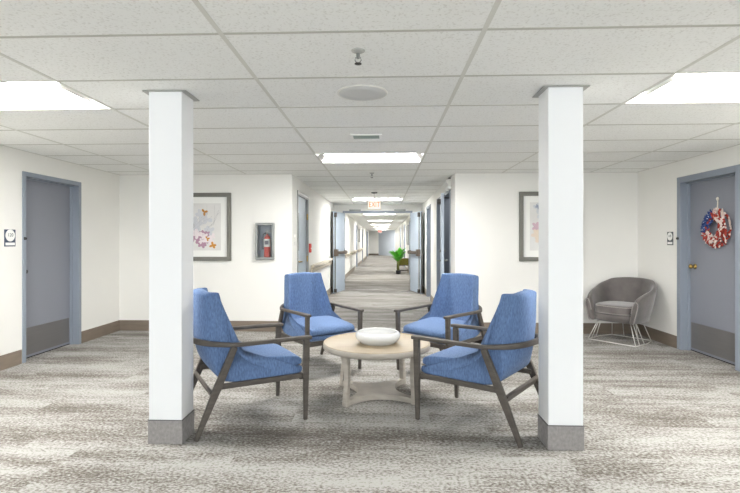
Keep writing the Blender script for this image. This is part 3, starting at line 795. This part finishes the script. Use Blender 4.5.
# ------------------------------------------------------------------ blue armchairs
def make_armchair():
    t = empty('armchair', (0, 0, 0))
    outer = [(.37, .335), (.22, .33), (.05, .328), (-.10, .335), (-.20, .355), (-.275, .43), (-.325, .54), (-.350, .68), (-.352, .82), (-.343, .945)]
    wing = [(.372, .395), (.26, .385), (.15, .395), (.04, .435), (-.05, .495), (-.115, .575), (-.150, .68), (-.175, .80), (-.195, .89), (-.210, .955)]
    inner = [(.372, .385), (.25, .37), (.1, .365), (-.04, .37), (-.14, .40), (-.205, .48), (-.235, .60), (-.250, .74), (-.26, .86), (-.268, .950)]
    n = 30
    def half_width(u, w_):      # the shell is wide at the seat and narrows towards the top
        k = max(0, min(1, (w_ - .45) / .5))
        return .272 - .072 * k
    O = catmull([Vector((a, b, 0)) for a, b in outer], n)
    W = catmull([Vector((a, b, 0)) for a, b in wing], n)
    I = catmull([Vector((a, b, 0)) for a, b in inner], n)
    st = [(-1, .018), (-1, .008), (-.99, .003), (-.93, 0), (-.8, 0), (-.55, 0), (-.25, 0), (0, 0), (.25, 0), (.55, 0), (.8, 0), (.93, 0), (.99, .003), (1, .008), (1, .018)]
    rings = []
    for s, ins in st:
        a = abs(s)
        k = max(0, min(1, (1 - a) / .22)); k = k*k*(3 - 2*k)       # 0 at wing, 1 in the dish
        loop = []
        inn = [W[i].lerp(I[i], k) for i in range(n)]
        lo = []
        for i in range(n):          # the back is rounded in plan
            p = O[i]; q = max(0, min(1, (p.y - .38) / .2)); q2 = max(0, min(1, (p.y - .70) / .25))
            lo.append(Vector((p.x + (.105 * q - .08 * q2) * a**3, p.y, 0)))
        # back bulges a little towards the middle
        path = lo + list(reversed(inn))
        cen = [(lo[i] + inn[i]) / 2 for i in range(n)]
        cc = cen + list(reversed(cen))
        for p, c in zip(path, cc):
            d = (c - p)
            q = p + (d.normalized() * min(ins, d.length*.8) if d.length > 1e-5 else Vector((0, 0, 0)))
            top = max(0, (q.y - .93) / .03) if a < .9 else 0
            loop.append(Vector((q.x, s * half_width(q.x, q.y), q.y + .012*(1 - a*a) * (1 if q.y > .9 else 0))))
        rings.append(loop)
    bm = bmesh.new(); loft(bm, rings)
    o = fin('upholstered_shell', bm, blue_fab, t, smooth=True)
    md = o.modifiers.new('sub', 'SUBSURF'); md.levels = 1; md.render_levels = 1
    # loose seat cushion
    bm = bmesh.new()
    topc = [(-.215, .425), (-.19, .478), (-.12, .492), (0, .488), (.15, .478), (.28, .466), (.350, .456), (.376, .438)]
    botc = [(.378, .402), (.365, .388), (.25, .378), (.1, .372), (-.02, .375), (-.12, .395), (-.19, .42)]
    pc = [Vector((a, b, 0)) for a, b in topc + botc]
    cen = Vector((.09, .43, 0))
    rings = []
    for s, sc in ((-1, .86), (-.99, .93), (-.95, .975), (-.85, .99), (-.6, 1), (0, 1.03), (.6, 1), (.85, .99), (.95, .975), (.99, .93), (1, .86)):
        rings.append([Vector(((cen + (p - cen)*Vector((1 if sc > .97 else .97 + (sc-.8)*.18, 0, 0)).x).x, s*.250, cen.y + (p.y - cen.y)*sc)) for p in pc])
    loft(bm, rings)
    o = fin('seat_cushion', bm, blue_fab, t, smooth=True)
    md = o.modifiers.new('sub', 'SUBSURF'); md.levels = 1; md.render_levels = 1
    for s in (-1, 1):
        bm = bmesh.new(); bar(bm, [(.38, s*.305, 0), (.384, s*.305, .35), (.388, s*.305, .585)], [.026, .034, .034], [.028, .042, .046]); fin('leg', bm, wood_m, t, bevel=.005)
        bm = bmesh.new(); bar(bm, [(-.385, s*.305, 0), (-.245, s*.305, .33), (-.135, s*.310, .588)], [.026, .032, .030], [.030, .052, .042]); fin('leg', bm, wood_m, t, bevel=.005)
        bm = bmesh.new()
        path = catmull([(.425, s*.305, .598), (.25, s*.308, .600), (.05, s*.314, .600), (-.12, s*.318, .602), (-.22, s*.278, .606), (-.305, s*.215, .612), (-.362, s*.12, .618), (-.382, s*.0, .620)], 22)
        wd = [.052]*3 + [.05, .048, .045, .043, .042, .040, .038, .036, .034, .032, .030, .028] + [.026]*7
        th = [.026]*10 + [.028, .030, .032, .034, .036] + [.038]*7
        bar(bm, path, wd, th); fin('armrest', bm, wood_m, t, bevel=.007)
        bm = bmesh.new(); bar(bm, [(.37, s*.29, .322), (-.245, s*.29, .327)], .022, .036); fin('side_rail', bm, wood_m, t, bevel=.003)
    bm = bmesh.new(); box(bm, .345, -.285, .292, .375, .285, .332); fin('front_rail', bm, wood_m, t, bevel=.003)
    bm = bmesh.new(); bar(bm, [(-.275, -.292, .275), (-.275, .292, .275)], .022, .055, Vector((.92, 0, .39))); fin('rear_rail', bm, wood_m, t, bevel=.003)
    return t
chair = make_armchair()
GRP = 'blue wooden armed lounge chairs around the coffee table'
spots = [((-1.051, 3.499), 31.7, 'blue armchair with grey wood arms on the near left, beside the left column'),
         ((.739, 3.495), 143.9, 'blue armchair with grey wood arms on the near right, beside the right column'),
         ((-.713, 4.94), -52.0, 'blue armchair at the back left of the coffee table, by the corridor corner'),
         ((.637, 4.878), -133.0, 'blue armchair at the back right of the coffee table')]
for i, ((x, y), a, lab) in enumerate(spots):
    o = chair if i == 0 else copy_tree(chair)
    o.location = (x, y, 0); o.rotation_euler = (0, 0, R(a)); tag(o, lab, 'armchair', GRP)

# ------------------------------------------------------------------ coffee table and bowl
t = empty('coffee_table', (-.056, 4.03, 0), R(7.5), 'round coffee table with pale oak tray top and whitewashed base', 'coffee table')
bm = bmesh.new()
lathe(bm, [(.0005, .396), (.425, .396), (.440, .400), (.4525, .408), (.4535, .440), (.450, .449), (.442, .450), (.436, .447), (.428, .422), (.4265, .4165), (.0005, .4165)], 96)
tt = fin('table_top', bm, wash_m, t, smooth=False)
for p in tt.data.polygons: p.use_smooth = abs(p.normal.z) < .98
bm = bmesh.new(); lathe(bm, [(.0005, .4166), (.426, .4166), (.4262, .4176), (.0005, .4177)], 96); o = fin('tray_inlay', bm, oak_m, t)
bm = bmesh.new(); lathe(bm, [(.4275, .418), (.4355, .4475), (.4415, .4512), (.4495, .4502), (.449, .449), (.442, .449), (.4365, .445)], 96)
fin('inner_rim', bm, oak_m, t, smooth=True)
hs = .285
def shelf_outline(z, shr=0):
    pts = []
    cs = [(-hs, -hs), (hs, -hs), (hs, hs), (-hs, hs)]
    for k in range(4):
        a, b = Vector(cs[k] + (0,)), Vector(cs[(k+1) % 4] + (0,))
        m_ = (a + b)/2; nrm = -m_.normalized(); d_ = (b - a).normalized()
        a2, b2 = a + d_*.032 , b - d_*.032
        for j in range(15):
            u = j/14
            p = a2.lerp(b2, u) + nrm * (math.sin(PI*u)**.8 * .125)
            pts.append(Vector((p.x*(1-shr), p.y*(1-shr), z)))
    return pts
bm = bmesh.new(); loft(bm, [shelf_outline(.004), shelf_outline(.050)]); fin('base_shelf', bm, wash_m, t, bevel=.003)
for sx, sy in ((-1, -1), (1, -1), (1, 1), (-1, 1)):
    dd = Vector((sx, sy, 0)).normalized(); sd = Vector((-dd.y, dd.x, 0))
    bm = bmesh.new()
    bar(bm, [dd*.392 + Vector((0, 0, 0)), dd*.382 + Vector((0, 0, .10)), dd*.372 + Vector((0, 0, .22)), dd*.378 + Vector((0, 0, .32)), dd*.395 + Vector((0, 0, .397))],
        [.050, .046, .044, .050, .066], [.042, .038, .034, .038, .048], sd)
    fin('leg', bm, wash_m, t, bevel=.006)
bm = bmesh.new()
prof = [(.0005, 0), (.075, 0), (.10, .004), (.145, .022), (.172, .045), (.181, .062), (.180, .074), (.172, .084), (.160, .089), (.150, .088), (.152, .080), (.150, .065), (.12, .035), (.07, .018), (.0005, .014)]
lathe(bm, [(a*1.05, b*1.36) for a, b in prof], 64)
o = fin('bowl', bm, ceram_m, None, smooth=True); o.location = (-.045, 4.02, .4182); tag(o, 'wide shallow white ceramic bowl on the round coffee table', 'bowl')

# ------------------------------------------------------------------ grey velvet tub chair
t = empty('tub_chair', (3.145, 6.355, 0), R(-141), 'grey velvet tub chair on a chrome wire base in the right corner', 'chair')
# local +x is the front
def shell_section(phi):
    """phi = 0 at the back, +-1 at the front ends of the arms"""
    a = abs(phi)
    th_ = PI - 0 if False else 0
    ang = phi * R(142)
    dx, dy = -math.cos(ang), math.sin(ang)
    # superellipse plan
    ex, ey = .315, .345
    k = (abs(dx)**2.3 + abs(dy)**2.3) ** (-1/2.3)
    px, py = dx*k*ex, dy*k*ey
    if a > .62:                      # arms run nearly straight to the front
        q = (a - .62)/.38
        px = px*(1-q) + .30*q
        py = py*(1-q) + math.copysign(.325, phi)*q
    topz = .812 - .03*min(1, a/.35)**2 - .235*(max(0, a-.30)/.70)**1.05
    nx, ny = Vector((dx, dy, 0)).normalized()[:2]
    if a > .62:
        q = (a - .62)/.38; v = Vector((dx, dy, 0)).lerp(Vector((-.0, math.copysign(1, phi), 0)), q).normalized(); nx, ny = v.x, v.y
    N_ = Vector((nx, ny, 0))
    c = Vector((px, py, 0))
    th = .05
    def P(off, z): return c + N_*off + Vector((0, 0, z))
    lean = .105
    flare = lambda z: lean*((z - .24)/.5) - .05
    pts = [(-.045, .268), (-.012, .27), (0.0, .282), (0, .36), (0.004, min(.5, topz - .09)), (0, topz - .05), (-.006, topz - .02), (-.022, topz - .003), (-.034, topz), (-.046, topz - .005), (-.054, topz - .02), (-.058, topz - .05), (-.060, min(.5, topz - .07)), (-.060, .40), (-.060, .29)]
    return [P(off + flare(z), z) for off, z in pts]
K = 44
rings = [shell_section(-1 + 2*i/K) for i in range(K+1)]
def shrink(r, k, dx):
    c = sum(r, Vector())/len(r)
    return [c + (p - c)*k + Vector((dx, 0, 0)) for p in r]
rings = [shrink(rings[0], .7, .018), shrink(rings[0], .9, .012)] + rings + [shrink(rings[-1], .9, .012), shrink(rings[-1], .7, .018)]
bm = bmesh.new(); loft(bm, rings)
o = fin('tub_shell', bm, grey_vel, t, smooth=True)
bm = bmesh.new()
def plan(sc, z, fx=.325):
    pts = []
    for i in range(40):
        a = 2*PI*i/40
        dx, dy = math.cos(a), math.sin(a)
        k = (abs(dx)**3.2 + abs(dy)**3.2) ** (-1/3.2)
        pts.append(Vector((dx*k*.295*sc + .02, dy*k*.280*sc, z)))
    return pts
loft(bm, [plan(.9, .266), plan(1.0, .275), plan(1.0, .355), plan(.98, .365)]); fin('seat_base', bm, grey_vel, t, smooth=True)
bm = bmesh.new()
def cplan(sc, z): return [Vector((p.x + .022, p.y*.97, p.z)) for p in plan(sc*.97, z)]
loft(bm, [cplan(.93, .366), cplan(.985, .373), cplan(1, .388), cplan(1, .452), cplan(.985, .471), cplan(.93, .481), cplan(.6, .487), cplan(.15, .489)]); o = fin('seat_cushion', bm, grey_vel, t, smooth=True)
bm = bmesh.new(); tube(bm, cplan(.992, .465), .005, 6, closed=True); fin('piping', bm, vel_pipe, o, smooth=True)
bm = bmesh.new(); tube(bm, cplan(.992, .378), .005, 6, closed=True); fin('piping', bm, vel_pipe, o, smooth=True)
for s in (0, -1):
    pts = shell_section(s*2+1)
    bm = bmesh.new(); tube(bm, [p + Vector((.016, 0, 0)) for p in pts[1:-1]], .005, 6); fin('piping', bm, vel_pipe, t, smooth=True)
fx0, fx1, fy_ = -.25, .30, .30
bm = bmesh.new()
loop = [(fx1, -fy_, .006), (fx1, 0, .006), (fx1, fy_, .006), (0, fy_ + .01, .006), (fx0, fy_ - .04, .006), (fx0, 0, .006), (fx0, -fy_ + .04, .006), (0, -fy_ - .01, .006)]
tube(bm, loop, .006, 8, closed=True); fin('floor_ring', bm, chrome_m, t, smooth=True)
tops = [(.22, .20), (.17, .21), (.11, .215), (-.13, .19), (-.18, .08), (-.18, -.08), (-.13, -.19), (.11, -.215), (.17, -.21), (.22, -.20)]
bots = [(fx1, fy_), (.20, fy_ + .003), (.08, fy_ + .008), (fx0, fy_ - .05), (fx0, .09), (fx0, -.09), (fx0, -fy_ + .05), (.08, -fy_ - .008), (.20, -fy_ - .003), (fx1, -fy_)]
for a, b in zip(tops, bots):
    bm = bmesh.new(); cyl(bm, (a[0], a[1], .272), (b[0], b[1], .006), .0055, n=8); fin('wire_rod', bm, chrome_m, t, smooth=True)

# ------------------------------------------------------------------ wreath on the right door
WX, WY, WZ = XR + .10, 5.315, 1.445
t = empty('wreath', (WX, WY, WZ)); tag(t, 'stars and stripes ribbon wreath hanging on the right lobby door', 'wreath')
bm = bmesh.new(); pts = [(-.045, .125*math.cos(2*PI*i/32), .125*math.sin(2*PI*i/32)) for i in range(32)]
tube(bm, pts, .022, 8, closed=True); fin('ring', bm, mat('wreath_core', srgb(150, 60, 50), .8), t)
def star_mat():
    m = bpy.data.materials.new('starred_ribbon'); m.use_nodes = True; nt = m.node_tree; b = nt.nodes['Principled BSDF']
    tc = nt.nodes.new('ShaderNodeTexCoord'); v = nt.nodes.new('ShaderNodeTexVoronoi'); v.inputs['Scale'].default_value = 42
    nt.links.new(tc.outputs['Object'], v.inputs['Vector'])
    cr = nt.nodes.new('ShaderNodeValToRGB'); cr.color_ramp.interpolation = 'CONSTANT'
    cr.color_ramp.elements[0].color = srgb(225, 228, 235); cr.color_ramp.elements[1].position = .20; cr.color_ramp.elements[1].color = srgb(38, 62, 116)
    nt.links.new(v.outputs['Distance'], cr.inputs[0]); nt.links.new(cr.outputs[0], b.inputs['Base Color']); b.inputs['Roughness'].default_value = .7
    return m
groups = {'blue': [], 'red': [], 'white': []}
rw = random.Random(21)
cnt = 0
for ringr, N_, xo in ((.198, 52, -.025), (.178, 50, -.05), (.150, 46, -.07), (.122, 40, -.075), (.095, 30, -.055)):
    for i in range(N_):
        a = 2*PI*(i + rw.uniform(-.25, .25))/N_       # angle: 0 = +y (left in the photo), 90 = up
        deg = math.degrees(a) % 360
        if 340 < deg or deg < 82: key = 'blue' if not (deg > 340 and ringr < .1) else 'red'
        elif deg < 200: key = 'white' if rw.random() < .66 else 'red'
        else: key = 'red' if rw.random() < .64 else 'white'
        groups[key].append((ringr, a, xo))
for key, m in (('blue', star_mat()), ('red', mat('red_ribbon', srgb(160, 58, 48), .8)), ('white', mat('cream_ribbon', srgb(212, 196, 188), .8))):
    bm = bmesh.new()
    for ringr, a, xo in groups[key]:
        c = Vector((xo + rw.uniform(-.012, .012), ringr*math.cos(a), ringr*math.sin(a)))
        tw = a + rw.choice((-1, 1)) * rw.uniform(.2, 1.2)
        L_, W_, T_ = rw.uniform(.022, .034), rw.uniform(.008, .015), .008
        d = Vector((rw.uniform(-.5, .1), math.cos(tw), math.sin(tw))).normalized()
        e = d.cross(Vector((1, 0, 0))).normalized(); f_ = d.cross(e)
        Mx = Matrix.Translation(c) @ Matrix((d*L_, e*W_, f_*T_)).transposed().to_4x4()
        bmesh.ops.create_uvsphere(bm, u_segments=10, v_segments=6, radius=1, matrix=Mx @ Matrix.Rotation(R(90), 4, 'Y'))
    fin(key + '_ribbon_loops', bm, m, t, smooth=True)
bm = bmesh.new(); tube(bm, [(-.012, .01, .17), (-.008, .004, .26), (-.008, 0, .31)], .006, 6); bmesh.ops.create_uvsphere(bm, u_segments=10, v_segments=6, radius=1, matrix=Matrix.Translation((-.012, 0, .32)) @ Matrix.Diagonal((.012, .018, .022, 1)))
fin('hanging_cord', bm, mat('cream_cord', srgb(220, 214, 200), .8), t, smooth=True)

# ------------------------------------------------------------------ plant and little planter table in the far corridor
t = empty('potted_plant', (.60, 18.75, 0)); tag(t, 'bright green broad leaved plant standing in a dark pot beyond the double doors', 'plant')
bm = bmesh.new(); lathe(bm, [(.07, 0), (.09, .01), (.105, .14), (.10, .15), (.09, .15), (.0005, .14)], 24); fin('pot', bm, black_m, t, smooth=True)
bm = bmesh.new(); rp = random.Random(5)
for i in range(7):
    a = 2*PI*i/7; tube(bm, [(.04*math.cos(a), .04*math.sin(a), .13), (.03*math.cos(a+1), .03*math.sin(a+1), .35), (.05*math.cos(a), .05*math.sin(a), .55)], .014, 6)
fin('stems', bm, mat('plant_stem', srgb(120, 126, 60), .6, var=.2), t, smooth=True)
bm = bmesh.new()
for i in range(26):
    a = 2*PI*i/26*3.4 + rp.uniform(-.3, .3); L_ = rp.uniform(.45, .62) if i < 18 else rp.uniform(.28, .36); el = rp.uniform(1.1, 1.45) if i < 18 else rp.uniform(.7, 1.0)
    wd = rp.uniform(.085, .12)
    base = Vector((.04*math.cos(a), .04*math.sin(a), .50 + rp.uniform(-.03, .08)))
    dirh = Vector((math.cos(a), math.sin(a), 0)); side = Vector((-math.sin(a), math.cos(a), 0))
    rows = []
    p = base.copy(); e_ = el
    for k in range(9):
        u = k/8; ww = wd * math.sin(PI*min(1, .08 + u*.92))**.7 * (.5 + .6*u if u < .8 else 1)
        nrm = dirh*(-math.sin(e_)) + Vector((0, 0, math.cos(e_)))
        rows.append([p - side*ww + nrm*ww*.3, p - side*ww*.5 + nrm*ww*.08, p.copy(), p + side*ww*.5 + nrm*ww*.08, p + side*ww + nrm*ww*.3])
        p += (dirh*math.cos(e_) + Vector((0, 0, math.sin(e_)))) * L_/8; e_ -= .09
    loft(bm, rows, closed=False, caps=False)
o = fin('foliage', bm, leafgreen_m, t, smooth=True)
md = o.modifiers.new('thick', 'SOLIDIFY'); md.thickness = .004
t = empty('planter_stand', (.80, 19.35, 0)); tag(t, 'dark wooden stand with an olive patterned box behind the green plant', 'stand')
for sx in (-1, 1):
    for sy in (-1, 1):
        bm = bmesh.new(); box(bm, sx*.24 - .02*(sx > 0) - .0, sy*.18 - .02, 0, sx*.24 + .02*(sx < 0) + .0, sy*.18 + .02, .62); 
        fin('leg', bm, darkwood_m, t)
B('box_body', -.22, -.17, .34, .22, .17, .60, olive_m, t, bevel=.01)
bm = bmesh.new()
for s in (-1, 1): box(bm, -.24, s*.18 - .015, .31, .24, s*.18 + .015, .345); box(bm, -.24, s*.18 - .015, .10, .24, s*.18 + .015, .125)
fin('stretcher', bm, darkwood_m, t)
